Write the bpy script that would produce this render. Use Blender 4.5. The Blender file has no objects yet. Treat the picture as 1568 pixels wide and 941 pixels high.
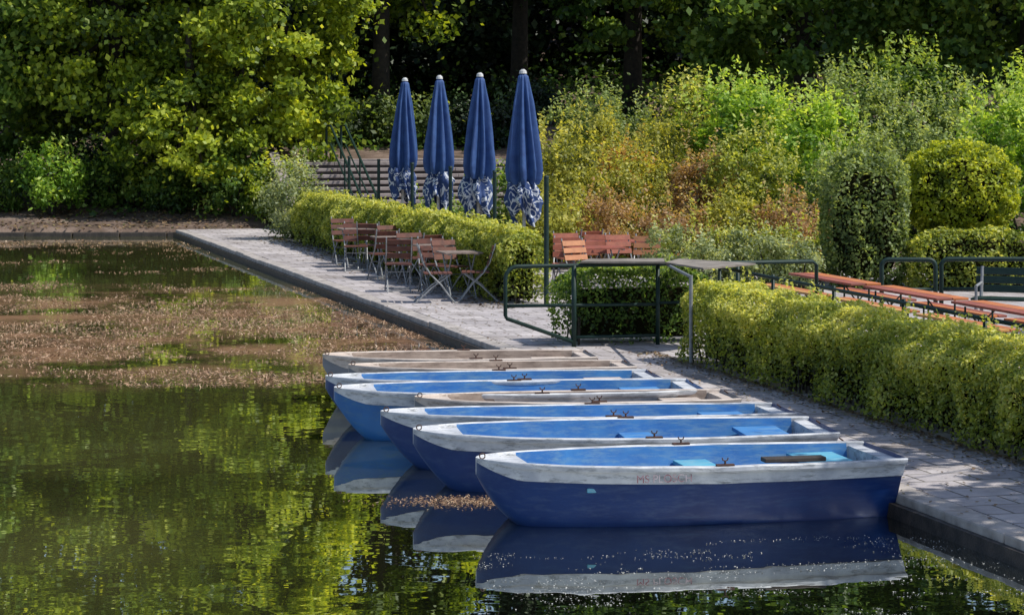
import bpy, math, numpy as np
from mathutils import Vector, Matrix, noise as mn
rng = np.random.default_rng(7)
scene = bpy.context.scene
COL = scene.collection

# ---------------- frame along the quay ----------------
UX, UY = -0.2625, 0.965
def Q(t, r, z=0.0):
    return (8.25 + UX*t + UY*r, UY*t - UX*r, z)
def QI(X, Y):
    return (X-8.25)*UX + Y*UY, (X-8.25)*UY - Y*UX   # t, r
QANG = math.atan2(0.2625, 0.965)   # angle of r axis
QZ = 0.18

# ---------------- materials ----------------
def newmat(name):
    m = bpy.data.materials.new(name); m.use_nodes = True
    nt = m.node_tree; nt.nodes.clear()
    out = nt.nodes.new('ShaderNodeOutputMaterial')
    return m, nt, out
def N(nt, typ, **kw):
    n = nt.nodes.new(typ)
    for k, v in kw.items():
        if k in n.inputs: n.inputs[k].default_value = v
        else: setattr(n, k, v)
    return n
def ramp(nt, stops, interp='LINEAR'):
    n = nt.nodes.new('ShaderNodeValToRGB'); cr = n.color_ramp; cr.interpolation = interp
    while len(cr.elements) < len(stops): cr.elements.new(0.5)
    for e, (p, c) in zip(cr.elements, stops):
        e.position = p; e.color = (*c, 1)
    return n
def pmat(name, c1, c2=None, rough=0.6, scale=5.0, detail=6, bump=0.0, metallic=0.0, bscale=None, lo=.35, hi=.65, spec=0.5, stain=None, slo=.50, shi=.66):
    m, nt, out = newmat(name)
    b = N(nt, 'ShaderNodeBsdfPrincipled', Roughness=rough, Metallic=metallic)
    b.inputs['Specular IOR Level'].default_value = spec
    nt.links.new(b.outputs[0], out.inputs[0])
    tc = N(nt, 'ShaderNodeTexCoord')
    nz = N(nt, 'ShaderNodeTexNoise', Scale=scale, Detail=detail)
    nt.links.new(tc.outputs['Object'], nz.inputs['Vector'])
    rp = ramp(nt, [(lo, c1), (hi, c2 or tuple(x*0.75 for x in c1))])
    nt.links.new(nz.outputs['Fac'], rp.inputs[0])
    colout = rp.outputs[0]
    if stain:
        n3 = N(nt, 'ShaderNodeTexNoise', Scale=14, Detail=10, Roughness=.75)
        mp = N(nt,'ShaderNodeMapping'); mp.inputs['Scale'].default_value=(.30,1,1.8)
        nt.links.new(tc.outputs['Object'], mp.inputs[0]); nt.links.new(mp.outputs[0], n3.inputs['Vector'])
        r3 = ramp(nt, [(slo,(0,0,0)),(shi,(1,1,1))]); nt.links.new(n3.outputs['Fac'], r3.inputs[0])
        mx = N(nt,'ShaderNodeMix',data_type='RGBA'); nt.links.new(r3.outputs[0], mx.inputs[0]); nt.links.new(colout, mx.inputs[6]); mx.inputs[7].default_value=(*stain,1)
        colout = mx.outputs[2]
        ra = N(nt,'ShaderNodeMapRange'); ra.inputs[3].default_value=rough; ra.inputs[4].default_value=min(1,rough+.3)
        nt.links.new(r3.outputs[0], ra.inputs[0]); nt.links.new(ra.outputs[0], b.inputs['Roughness'])
    nt.links.new(colout, b.inputs['Base Color'])
    if bump:
        n2 = N(nt, 'ShaderNodeTexNoise', Scale=bscale or scale*4, Detail=6)
        nt.links.new(tc.outputs['Object'], n2.inputs['Vector'])
        bp = N(nt, 'ShaderNodeBump', Strength=bump, Distance=0.02)
        nt.links.new(n2.outputs['Fac'], bp.inputs['Height'])
        nt.links.new(bp.outputs[0], b.inputs['Normal'])
    return m
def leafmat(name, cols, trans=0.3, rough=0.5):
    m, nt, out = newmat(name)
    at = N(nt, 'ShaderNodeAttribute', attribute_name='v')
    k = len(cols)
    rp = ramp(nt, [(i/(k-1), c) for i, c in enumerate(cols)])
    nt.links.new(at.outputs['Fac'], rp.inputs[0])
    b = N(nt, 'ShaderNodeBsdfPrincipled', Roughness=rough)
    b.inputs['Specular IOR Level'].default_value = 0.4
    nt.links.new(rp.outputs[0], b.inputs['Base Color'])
    if trans<=0:
        nt.links.new(b.outputs[0], out.inputs[0]); return m
    tr = N(nt, 'ShaderNodeBsdfTranslucent')
    mx = N(nt, 'ShaderNodeMix', data_type='RGBA', blend_type='MULTIPLY')
    mx.inputs[0].default_value = 1.0
    nt.links.new(rp.outputs[0], mx.inputs[6]); mx.inputs[7].default_value = (1.9, 1.7, 0.7, 1)
    nt.links.new(mx.outputs[2], tr.inputs[0])
    ms = N(nt, 'ShaderNodeMixShader', Fac=trans)
    nt.links.new(b.outputs[0], ms.inputs[1]); nt.links.new(tr.outputs[0], ms.inputs[2])
    nt.links.new(ms.outputs[0], out.inputs[0])
    return m

M = {}
M['blue'] = pmat('hull_blue_paint', (0.002,0.019,0.105), (0.004,0.030,0.14), rough=0.38, scale=2.2, bump=.10, stain=(.018,.055,.16), slo=.5, shi=.72)
M['blue2'] = pmat('hull_light_blue_paint', (0.009,0.085,0.28), (0.016,0.12,0.34), rough=0.42, scale=3, bump=.08, stain=(.05,.14,.26))
M['inblue'] = pmat('inner_blue_paint', (0.018,0.13,0.39), (0.036,0.19,0.46), rough=0.6, scale=4, bump=.1, stain=(.13,.26,.41), slo=.46)
M['cyan'] = pmat('inner_turquoise_paint', (0.06,0.28,0.44), (0.10,0.38,0.51), rough=0.55, scale=4, bump=.1, stain=(.24,.38,.44), slo=.47)
M['rimw'] = pmat('worn_white_paint', (0.60,0.61,0.63), (0.36,0.38,0.43), rough=0.55, scale=5, bump=.15, lo=.36, hi=.68, stain=(.18,.19,.20))
M['beige'] = pmat('beige_gelcoat', (0.58,0.50,0.44), (0.44,0.37,0.33), rough=0.5, scale=5, bump=.1, stain=(.24,.19,.16))
M['beigein'] = pmat('beige_inner', (0.36,0.28,0.23), (0.25,0.19,0.155), rough=0.6, scale=6, bump=.1, stain=(.15,.11,.09))
M['greyhull'] = pmat('grey_hull', (0.17,0.18,0.21), (0.11,0.12,0.14), rough=0.5, scale=4)
M['rust'] = pmat('rusty_iron', (0.10,0.045,0.03), (0.045,0.025,0.02), rough=0.8, scale=30)
M['darkwood'] = pmat('dark_wood', (0.05,0.038,0.03), (0.025,0.018,0.015), rough=0.7, scale=20)
M['wood'] = pmat('chair_slats_wood', (0.15,0.05,0.032), (0.085,0.032,0.022), rough=0.55, scale=12)
M['woodgrey'] = pmat('weathered_table_wood', (0.26,0.20,0.17), (0.15,0.11,0.09), rough=0.7, scale=12)
M['steel'] = pmat('galvanised_steel', (0.34,0.35,0.36), (0.22,0.23,0.24), rough=0.45, scale=20, metallic=.3)
M['green'] = pmat('dark_green_rail_paint', (0.008,0.024,0.020), (0.015,0.035,0.030), rough=0.5, scale=15, spec=.25)
M['orange'] = pmat('orange_bench_paint', (0.56,0.18,0.045), (0.40,0.12,0.035), rough=0.55, scale=6, stain=(.28,.15,.09))
M['yellow'] = pmat('yellow_orange_bench_paint', (0.64,0.33,0.09), (0.48,0.23,0.06), rough=0.55, scale=6, stain=(.3,.19,.10))
M['redw'] = pmat('red_table_paint', (0.34,0.085,0.05), (0.23,0.06,0.04), rough=0.55, scale=6, stain=(.17,.09,.065))
M['redchair'] = pmat('terrace_chair_red_wood', (0.34,0.10,0.055), (0.24,0.07,0.04), rough=0.5, scale=10)
M['orchair'] = pmat('terrace_chair_orange_wood', (0.50,0.22,0.10), (0.4,0.17,0.08), rough=0.5, scale=10)
M['fabric'] = pmat('navy_umbrella_fabric', (0.014,0.048,0.17), (0.026,0.076,0.23), rough=0.7, scale=6, bump=.3, bscale=9)
M['pole'] = pmat('pale_pole', (0.6,0.6,0.6), (0.45,0.45,0.45), rough=0.4, scale=10)
M['bark'] = pmat('bark', (0.04,0.03,0.022), (0.016,0.013,0.010), rough=0.9, scale=8, bump=.6)
M['core'] = pmat('hedge_dark_core', (0.018,0.016,0.008), (0.008,0.01,0.004), rough=1, scale=25, spec=0)  # for the solid dark cores added inside hedges and topiary
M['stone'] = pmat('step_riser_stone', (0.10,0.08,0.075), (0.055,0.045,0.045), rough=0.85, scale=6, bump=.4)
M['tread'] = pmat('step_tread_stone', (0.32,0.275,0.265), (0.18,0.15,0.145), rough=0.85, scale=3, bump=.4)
M['kerb'] = pmat('quay_kerb_stone', (0.42,0.38,0.355), (0.25,0.225,0.21), rough=0.85, scale=5, bump=.5)
M['quayface'] = pmat('wet_quay_face', (0.05,0.038,0.03), (0.02,0.016,0.013), rough=0.6, scale=8, bump=.5)
M['board'] = pmat('grey_board', (0.24,0.21,0.18), (0.14,0.12,0.10), rough=0.8, scale=5, bump=.2)
M['text'] = pmat('faded_lettering', (0.16,0.06,0.08), (0.34,0.30,0.33), rough=0.7, scale=9, lo=.42, hi=.56)
M['greybench'] = pmat('bench_cast_iron', (0.25,0.26,0.27), (0.18,0.19,0.2), rough=0.5, scale=12)

m, nt, out = newmat('valance_printed_fabric'); M['valance'] = m
b = N(nt,'ShaderNodeBsdfPrincipled',Roughness=.75); nt.links.new(b.outputs[0],out.inputs[0])
tc = N(nt,'ShaderNodeTexCoord'); nz = N(nt,'ShaderNodeTexNoise',Scale=4.2,Detail=1.0,Distortion=1.8)
nt.links.new(tc.outputs['Object'],nz.inputs['Vector'])
nv=(0.014,0.042,0.145); wv=(.50,.53,.58)
rp = ramp(nt,[(0.0,nv),(.51,nv),(.53,wv),(.60,wv),(.62,nv)])
nt.links.new(nz.outputs['Fac'],rp.inputs[0]); nt.links.new(rp.outputs[0],b.inputs['Base Color'])

# paving
m, nt, out = newmat('quay_paving'); M['paving'] = m
b = N(nt,'ShaderNodeBsdfPrincipled',Roughness=.85); nt.links.new(b.outputs[0],out.inputs[0])
tc = N(nt,'ShaderNodeTexCoord')
nd = N(nt,'ShaderNodeTexNoise',Scale=1.3,Detail=3); nt.links.new(tc.outputs['Object'],nd.inputs['Vector'])
dv = N(nt,'ShaderNodeVectorMath',operation='MULTIPLY_ADD'); dv.inputs[1].default_value=(.05,.05,0)
nt.links.new(nd.outputs['Color'],dv.inputs[0]); nt.links.new(tc.outputs['Object'],dv.inputs[2])
br = N(nt,'ShaderNodeTexBrick',Scale=1.0); br.inputs['Brick Width'].default_value=.5; br.inputs['Row Height'].default_value=.40
br.inputs['Mortar Size'].default_value=.012; br.inputs['Color1'].default_value=(.44,.415,.415,1); br.inputs['Color2'].default_value=(.34,.32,.33,1)
br.inputs['Mortar'].default_value=(.12,.11,.09,1); br.inputs['Mortar Smooth'].default_value=.3
nt.links.new(dv.outputs[0],br.inputs['Vector'])
nz = N(nt,'ShaderNodeTexNoise',Scale=1.1,Detail=10,Roughness=.7); nt.links.new(tc.outputs['Object'],nz.inputs['Vector'])
rp = ramp(nt,[(.3,(.42,.37,.33)),(.48,(.9,.87,.86)),(.7,(1.3,1.27,1.27))]); nt.links.new(nz.outputs['Fac'],rp.inputs[0])
mx = N(nt,'ShaderNodeMix',data_type='RGBA',blend_type='MULTIPLY'); mx.inputs[0].default_value=1
nt.links.new(br.outputs['Color'],mx.inputs[6]); nt.links.new(rp.outputs[0],mx.inputs[7])
nt.links.new(mx.outputs[2],b.inputs['Base Color'])
nz2 = N(nt,'ShaderNodeTexNoise',Scale=25,Detail=6); nt.links.new(tc.outputs['Object'],nz2.inputs['Vector'])
ad = N(nt,'ShaderNodeMath',operation='MULTIPLY_ADD'); ad.inputs[1].default_value=-.8
nt.links.new(br.outputs['Fac'],ad.inputs[0]); nt.links.new(nz2.outputs['Fac'],ad.inputs[2])
bp = N(nt,'ShaderNodeBump',Strength=.5,Distance=.02); nt.links.new(ad.outputs[0],bp.inputs['Height']); nt.links.new(bp.outputs[0],b.inputs['Normal'])

# soil
m, nt, out = newmat('soil_and_leaf_litter'); M['soil'] = m
b = N(nt,'ShaderNodeBsdfPrincipled',Roughness=.95); b.inputs['Specular IOR Level'].default_value=.1
nt.links.new(b.outputs[0],out.inputs[0])
tc = N(nt,'ShaderNodeTexCoord'); nz = N(nt,'ShaderNodeTexNoise',Scale=.9,Detail=12,Roughness=.7)
nt.links.new(tc.outputs['Object'],nz.inputs['Vector'])
rp = ramp(nt,[(.3,(.035,.03,.018)),(.5,(.14,.10,.08)),(.62,(.22,.165,.135)),(.75,(.05,.055,.025))])
nt.links.new(nz.outputs['Fac'],rp.inputs[0]); nt.links.new(rp.outputs[0],b.inputs['Base Color'])
bp = N(nt,'ShaderNodeBump',Strength=.7,Distance=.1); nt.links.new(nz.outputs['Fac'],bp.inputs['Height']); nt.links.new(bp.outputs[0],b.inputs['Normal'])

# water
m, nt, out = newmat('pond_water'); M['water'] = m
b = N(nt,'ShaderNodeBsdfPrincipled',Roughness=.008,IOR=1.6)
gl = N(nt,'ShaderNodeBsdfGlossy',Roughness=.008); gl.inputs[0].default_value=(.97,.98,.92,1)
tc = N(nt,'ShaderNodeTexCoord')
nz = N(nt,'ShaderNodeTexNoise',Scale=1.6,Detail=2.5,Roughness=.5); nt.links.new(tc.outputs['Object'],nz.inputs['Vector'])
bp = N(nt,'ShaderNodeBump',Strength=.045,Distance=.05); nt.links.new(nz.outputs['Fac'],bp.inputs['Height']); nt.links.new(bp.outputs[0],b.inputs['Normal']); nt.links.new(bp.outputs[0],gl.inputs['Normal'])
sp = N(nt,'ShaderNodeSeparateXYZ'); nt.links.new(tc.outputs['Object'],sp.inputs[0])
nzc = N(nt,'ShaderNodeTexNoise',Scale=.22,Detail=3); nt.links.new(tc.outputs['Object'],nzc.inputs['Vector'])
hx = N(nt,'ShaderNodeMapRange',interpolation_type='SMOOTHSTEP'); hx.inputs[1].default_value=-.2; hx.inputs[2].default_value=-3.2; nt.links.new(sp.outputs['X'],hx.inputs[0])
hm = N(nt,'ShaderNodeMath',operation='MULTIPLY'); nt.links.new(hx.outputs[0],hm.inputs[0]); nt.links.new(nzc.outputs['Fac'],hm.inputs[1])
rpc = ramp(nt,[(.0,(.005,.006,.004)),(.35,(.05,.053,.018)),(.6,(.11,.11,.038))]); nt.links.new(hm.outputs[0],rpc.inputs[0]); nt.links.new(rpc.outputs[0],b.inputs['Base Color'])  # olive haze painted into the water colour, growing leftwards
mg = N(nt,'ShaderNodeMixShader',Fac=.50); nt.links.new(b.outputs[0],mg.inputs[1]); nt.links.new(gl.outputs[0],mg.inputs[2])
film = N(nt,'ShaderNodeBsdfDiffuse'); film.inputs[0].default_value=(.20,.115,.068,1)
ma = N(nt,'ShaderNodeMapRange',interpolation_type='SMOOTHSTEP'); ma.inputs[1].default_value=27; ma.inputs[2].default_value=31; nt.links.new(sp.outputs['Y'],ma.inputs[0])
mb = N(nt,'ShaderNodeMapRange',interpolation_type='SMOOTHSTEP'); mb.inputs[1].default_value=46; mb.inputs[2].default_value=40; nt.links.new(sp.outputs['Y'],mb.inputs[0])
nf = N(nt,'ShaderNodeTexNoise',Scale=.6,Detail=9,Roughness=.62); nt.links.new(tc.outputs['Object'],nf.inputs['Vector'])
rf = ramp(nt,[(.42,(0,0,0)),(.52,(.3,.3,.3)),(.62,(.75,.75,.75))]); nt.links.new(nf.outputs['Fac'],rf.inputs[0])
m1 = N(nt,'ShaderNodeMath',operation='MULTIPLY'); nt.links.new(ma.outputs[0],m1.inputs[0]); nt.links.new(mb.outputs[0],m1.inputs[1])
m2 = N(nt,'ShaderNodeMath',operation='MULTIPLY'); nt.links.new(m1.outputs[0],m2.inputs[0]); nt.links.new(rf.outputs[0],m2.inputs[1])
ms = N(nt,'ShaderNodeMixShader'); nt.links.new(m2.outputs[0],ms.inputs[0]); nt.links.new(mg.outputs[0],ms.inputs[1]); nt.links.new(film.outputs[0],ms.inputs[2])
nt.links.new(ms.outputs[0],out.inputs[0])

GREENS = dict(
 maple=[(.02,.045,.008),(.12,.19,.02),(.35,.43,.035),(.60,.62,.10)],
 dark=[(.004,.010,.005),(.012,.026,.011),(.034,.066,.018),(.12,.19,.045)],  # near black, so the deep wood's shade sits in the leaf colour
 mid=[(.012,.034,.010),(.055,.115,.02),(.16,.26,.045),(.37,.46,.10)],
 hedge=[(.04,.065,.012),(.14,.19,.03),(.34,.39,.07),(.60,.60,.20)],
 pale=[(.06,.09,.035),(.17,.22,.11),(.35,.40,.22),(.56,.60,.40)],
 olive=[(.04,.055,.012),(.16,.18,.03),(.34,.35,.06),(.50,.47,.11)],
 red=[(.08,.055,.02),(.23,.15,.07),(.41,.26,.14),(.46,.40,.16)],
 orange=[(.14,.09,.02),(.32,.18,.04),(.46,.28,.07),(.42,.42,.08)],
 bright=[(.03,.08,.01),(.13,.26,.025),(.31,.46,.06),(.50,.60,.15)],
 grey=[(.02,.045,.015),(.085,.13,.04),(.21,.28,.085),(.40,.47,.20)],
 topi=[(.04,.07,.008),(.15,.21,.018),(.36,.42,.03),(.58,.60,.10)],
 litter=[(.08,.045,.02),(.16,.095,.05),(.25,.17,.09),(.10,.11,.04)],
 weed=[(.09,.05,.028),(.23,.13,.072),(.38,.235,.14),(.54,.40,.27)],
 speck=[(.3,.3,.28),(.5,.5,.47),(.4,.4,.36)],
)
LM = {k: leafmat('foliage_'+k, v, trans=(.0 if k in('litter','weed','speck','dark') else .45)) for k, v in GREENS.items()}

# ---------------- mesh helpers ----------------
def link(o, parent=None):
    COL.objects.link(o)
    if parent: o.parent = parent
    return o
def empty(name, loc=(0,0,0), rot=0):
    e = bpy.data.objects.new(name, None); e.location = loc; e.rotation_euler = (0,0,rot); e.empty_display_size=.2
    return link(e)
def unit(a): return a/np.maximum(np.linalg.norm(a, axis=1, keepdims=True), 1e-9)
def leaves(name, P, L, v, mat, parent=None, nb=None, asp=.6, up=.5, flat=None):
    P = np.asarray(P, float); n = len(P)
    nr = rng.normal(size=(n,3))*.6
    if nb is not None: nr += nb
    nr[:,2] += up
    nr = unit(nr)
    a = unit(np.cross(nr, rng.normal(size=(n,3))))
    c = np.cross(nr, a)
    Ls = (L*rng.uniform(.65,1.3,n))[:,None]
    V = np.empty((n,4,3))
    V[:,0]=P-a*Ls*.5; V[:,1]=P+c*Ls*asp*.5+a*Ls*.05; V[:,2]=P+a*Ls*.5; V[:,3]=P-c*Ls*asp*.5+a*Ls*.05
    me = bpy.data.meshes.new(name)
    me.vertices.add(4*n); me.vertices.foreach_set('co', V.ravel())
    me.loops.add(4*n); me.loops.foreach_set('vertex_index', np.arange(4*n, dtype=np.int32))
    me.polygons.add(n); me.polygons.foreach_set('loop_start', np.arange(0,4*n,4,dtype=np.int32))
    at = me.attributes.new('v','FLOAT','FACE'); at.data.foreach_set('value', np.clip(v,0,1).astype(np.float32))
    me.materials.append(mat); me.update(calc_edges=True)
    return link(bpy.data.objects.new(name, me), parent)

class MB:
    def __init__(s): s.v=[]; s.f=[]; s.m=[]; s.mats=[]
    def mi(s, mat):
        if mat not in s.mats: s.mats.append(mat)
        return s.mats.index(mat)
    def add(s, vs, fs, mat):
        o=len(s.v); s.v += [tuple(x) for x in vs]; k=s.mi(mat)
        for f in fs: s.f.append([i+o for i in f]); s.m.append(k)
    def box(s, c, d, mat, rot=None):
        R = rot or Matrix.Identity(3)
        vs=[Vector(c)+R@Vector((x*d[0]/2,y*d[1]/2,z*d[2]/2)) for x in(-1,1) for y in(-1,1) for z in(-1,1)]
        s.add(vs,[(0,1,3,2),(4,6,7,5),(0,4,5,1),(2,3,7,6),(0,2,6,4),(1,5,7,3)],mat)
    def tube(s, pts, r, mat, n=8):
        pts=[Vector(p) for p in pts]; rs = r if isinstance(r,(list,tuple)) else [r]*len(pts)
        rings=[]; ref=None
        for i,p in enumerate(pts):
            d=(pts[min(i+1,len(pts)-1)]-pts[max(i-1,0)]).normalized()
            if ref is None:
                ref=Vector((0,0,1)) if abs(d.z)<.9 else Vector((1,0,0))
            a=(ref-d*ref.dot(d)).normalized(); ref=a; b=d.cross(a)
            rings.append([p+(a*math.cos(2*math.pi*k/n)+b*math.sin(2*math.pi*k/n))*rs[i] for k in range(n)])
        vs=[x for rg in rings for x in rg]; fs=[]
        for i in range(len(rings)-1):
            for k in range(n):
                fs.append((i*n+k,i*n+(k+1)%n,(i+1)*n+(k+1)%n,(i+1)*n+k))
        fs.append(list(range(n))[::-1]); fs.append([(len(rings)-1)*n+k for k in range(n)])
        s.add(vs,fs,mat)
    def obj(s, name, parent=None, smooth=False, bevel=0):
        me=bpy.data.meshes.new(name); me.from_pydata(s.v,[],s.f)
        for m in s.mats: me.materials.append(m)
        me.polygons.foreach_set('material_index', s.m)
        if smooth: me.polygons.foreach_set('use_smooth',[True]*len(s.f))
        me.update()
        o=link(bpy.data.objects.new(name,me),parent)
        if bevel:
            b=o.modifiers.new('b','BEVEL'); b.width=bevel; b.segments=2; b.limit_method='ANGLE'
        return o
def arc(c, r, a0, a1, ax, ay, n=6):
    return [Vector(c)+Vector(ax)*r*math.cos(a0+(a1-a0)*i/n)+Vector(ay)*r*math.sin(a0+(a1-a0)*i/n) for i in range(n+1)]

# ---------------- terrain ----------------
def sm(x): x=np.clip(x,0,1); return x*x*(3-2*x)
def ground(X, Y):
    X=np.asarray(X,float); Y=np.asarray(Y,float)
    t,r = QI(X,Y)
    bank = .12 + np.maximum(Y-62.3,0)*.13
    right = .10 + np.maximum(Y-46,0)*.11
    st = .1 + 1.75*sm((t-65.8)/.6) + np.maximum(t-66.5,0)*.07
    w1 = sm((r-2.3)/.5)
    w2 = sm((X+.3)/1.2)
    z = bank*(1-w1)+st*w1
    z = np.where(Y>45, z*(1-w2)+right*w2, .10)
    z = z + np.maximum(Y-92,0)*.12
    z = np.minimum(z, 16)
    pond = (r<.35)&(Y<62.2)
    return np.where(pond, -1.0, z)
xs=np.concatenate([[-600,-300,-120,-70],np.arange(-45,45,.6),[60,90,150,300,600]])
ys=np.concatenate([[-300,-100,-40],np.arange(-10,125,.6),[140,180,300,600,900]])
GX,GY=np.meshgrid(xs,ys); GZ=ground(GX,GY)
bumpz=np.array([mn.noise(Vector((x*.5,y*.5,0))) for x,y in zip(GX.ravel(),GY.ravel())]).reshape(GX.shape)
GZ=np.where((GY>63),GZ+bumpz*.12,GZ)
nx,ny=len(xs),len(ys)
fs=[(j*nx+i,j*nx+i+1,(j+1)*nx+i+1,(j+1)*nx+i) for j in range(ny-1) for i in range(nx-1)]
me=bpy.data.meshes.new('ground'); me.from_pydata(np.stack([GX,GY,GZ],-1).reshape(-1,3).tolist(),[],fs)
me.materials.append(M['soil']); me.polygons.foreach_set('use_smooth',[True]*len(fs)); link(bpy.data.objects.new('ground',me))

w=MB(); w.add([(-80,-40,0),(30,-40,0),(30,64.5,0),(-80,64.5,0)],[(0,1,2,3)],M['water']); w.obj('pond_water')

# ---------------- quay ----------------
qe=empty('quay_promenade',Q(0,0,0),QANG)
k=MB(); k.box((6.2,33,QZ-.25),(11.9,62,.5),M['paving']); o=k.obj('paving_slab',qe)
k=MB()
t=2.0
while t<64:
    k.box((.12+rng.normal()*.006,t+.5,.04+rng.normal()*.005),(.25,.98,.295),M['kerb']); t+=1.0
k.obj('edge_kerb',qe,bevel=.018)
k=MB(); k.box((.10,33,-.45),(.24,62,.8),M['quayface'])
k.box((-.035,33,.05),(.06,62,.12),M['quayface'])
k.box((-.03,33,-.05),(.04,62,.06),M['quayface'])
k.obj('quay_wall',qe)
k=MB()
x=-40.0
while x<-8.4:
    k.box((x+.6,62.05+.02*rng.normal()+ (x+8)*.03,.0),(1.18,.22,.20),M['quayface']); x+=1.2
k.obj('shore_edging',bevel=.02)

# ---------------- stairs ----------------
se=empty('stone_staircase',Q(0,0,0),QANG)
k=MB(); n=11; rise=(1.9-.18)/n
for i in range(n):
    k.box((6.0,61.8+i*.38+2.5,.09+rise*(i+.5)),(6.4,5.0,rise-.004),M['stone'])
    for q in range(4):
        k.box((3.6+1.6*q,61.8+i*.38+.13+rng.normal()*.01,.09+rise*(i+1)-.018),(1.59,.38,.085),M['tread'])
k.obj('steps',se,bevel=.012)
k=MB(); k.box((6.0,68.6,1.83),(6.4,5,.12),M['tread']); k.obj('landing',se)
k=MB()
k.add([(2.72,61.6,0),(2.72,61.6,.35),(2.72,66.0,2.1),(2.72,68.5,2.1),(2.72,68.5,0),(2.98,61.6,0),(2.98,61.6,.35),(2.98,66.0,2.1),(2.98,68.5,2.1),(2.98,68.5,0)],
 [(0,1,2,3,4),(5,9,8,7,6),(0,5,6,1),(1,6,7,2),(2,7,8,3),(3,8,9,4)],M['tread'])
k.obj('cheek_wall',se,bevel=.01)
k=MB()
for rr in (4.35,4.75):
    pts=[(rr,61.9,.2),(rr,61.9,1.1),(rr,65.8,2.80),(rr,66.4,2.80),(rr,66.4,1.9)]
    k.tube(pts,.034,M['green']); k.tube([(rr,63.9,1.0),(rr,63.9,1.95)],.024,M['green'])
    k.tube([(rr,61.9,.65),(rr,65.8,2.3)],.022,M['green'])
k.obj('handrail',se)

# ---------------- boats ----------------
def boat(x,y,ang,L,B,hull,rim,inner,seat,zg=.47,name='rowing_boat',chain=True,roll=0):
    e=empty(name,(x,y,0),math.radians(ang)); e.rotation_euler[0]=math.radians(roll)
    ns=46; ts=[ (i/(ns-1))**1.25 for i in range(ns)]
    ts=sorted(set([round(a,4) for a in ts]+[.115,.12,.955,.96]))
    fr=[(0,0),(.52,.0),(.70,.08),(.80,.25),(.88,.52),(.925,.72),(.965,.725),(.985,.90),(1.03,.905),(1.045,.93),(1.045,.985),(1.03,1.0),(.95,1.0),(.93,.985),(.92,.93),(.82,.40),(.74,.30),(.55,.27),(0,.27)]
    K=len(fr); rings=[]
    for t in ts:
        s=max(0,1-(1-min(t/.55,1))**2.1)**.62
        b=B/2*(s*.97+.03)
        if t>.6: b*=1-.20*((t-.6)/.4)**1.6
        zgt=zg+.035*(1-t)**3
        zb=-.10+(zgt-.13+.10)*max(0,1-t/.17)**2.2
        h=zgt-zb
        ring=[]
        for j,(fy,fz) in enumerate(fr):
            lo = zb+fz*h
            if j>=5: lo = zgt-(1-fz)*min(h,.50) if j<14 else zgt-(1-fz)*h
            if j>=14 and (t<=.116 or t>=.959): lo=zgt-.03
            xx=t*L
            if t>.8: xx-= (1-fz if j<12 else 0)*.22*((t-.8)/.2)**2*.5
            wob=.004*mn.noise(Vector((t*9+x,fy*2,fz*3+y)))
            ring.append((xx,-fy*b+wob,lo+wob))
        full=ring+[(p[0],-p[1],p[2]) for p in ring[::-1][1:-1]]
        rings.append(full)
    F=len(rings[0]); vs=[p for r in rings for p in r]; fs=[];ms=[]
    matl=[M[hull],M[rim],M[inner]]
    def mj(j):
        j2=j if j<K-1 else F-1-j
        if j2<5: return 0
        if j2<13: return 1
        return 2
    for i in range(len(rings)-1):
        for j in range(F):
            fs.append((i*F+j,i*F+(j+1)%F,(i+1)*F+(j+1)%F,(i+1)*F+j)) 
            mi=mj(j)
            if ts[i]>=.955 and mi==2: mi=1
            if ts[i]<.11 and mi==2: mi=1
            ms.append(mi)
    nR=len(rings)-1
    half=list(range(0,13)); other=[F-j for j in range(1,13)]
    cap=[nR*F+j for j in half]+[nR*F+j for j in other[::-1]]
    fs.append(cap); ms.append(0)
    fs.append(([j for j in half]+[j for j in other[::-1]])[::-1]); ms.append(1)
    me=bpy.data.meshes.new('hull'); me.from_pydata(vs,[],fs)
    for m_ in matl: me.materials.append(m_)
    me.polygons.foreach_set('material_index',ms); me.polygons.foreach_set('use_smooth',[True]*len(fs)); me.update()
    me.set_sharp_from_angle(angle=math.radians(35))
    link(bpy.data.objects.new('hull',me),e)
    k=MB()
    for (ta,wd,zf) in ((.27,.26,.62),(.56,.28,.72),(.86,.40,.80)):
        s=max(0,1-(1-min(ta/.55,1))**2.1)**.62; b=B/2*(s*.97+.03)*(1 if ta<.6 else 1-.2*((ta-.6)/.4)**1.6)
        k.box((ta*L,0,zg*zf),(wd,b*1.76,.035),M[seat])
        k.box((ta*L-wd*.4,0,zg*.46),(.03,b*1.5,.22),M[seat])
    k.obj('thwarts',e,bevel=.006)
    k=MB()
    bm=B/2
    for sgn in(-1,1):
        xo=.545*L
        k.box((xo,sgn*bm*.985,zg+.008),(.14,.045,.016),M['rust'])
        k.tube([(xo,sgn*bm*.985,zg+.015),(xo,sgn*bm*.985,zg+.04)],.008,M['rust'])
        k.tube([(xo-.024,sgn*bm*.985,zg+.065),(xo-.019,sgn*bm*.985,zg+.047),(xo,sgn*bm*.985,zg+.04),(xo+.019,sgn*bm*.985,zg+.047),(xo+.024,sgn*bm*.985,zg+.065)],.005,M['rust'])
    k.tube(arc((.05,0,zg+.045),.022,0,2*math.pi*.98,(1,0,0),(0,0,1),10),.005,M['rust'])
    if chain: k.tube([(L-.04,.1,zg+.02),(L+.15,.12,zg-.12),(L+.35,.14,QZ+.02)],.007,M['rust'],5)
    k.obj('oarlocks',e)
    return e
B1=boat(-.28,18.9,12,3.36,1.25,'blue','rimw','inblue','cyan',chain=False)
boat(-.84,20.62,9,3.60,1.20,'blue','rimw','inblue','inblue',roll=1)
boat(-1.18,21.85,8,3.72,1.12,'blue','rimw','inblue','inblue',roll=-1)
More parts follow.
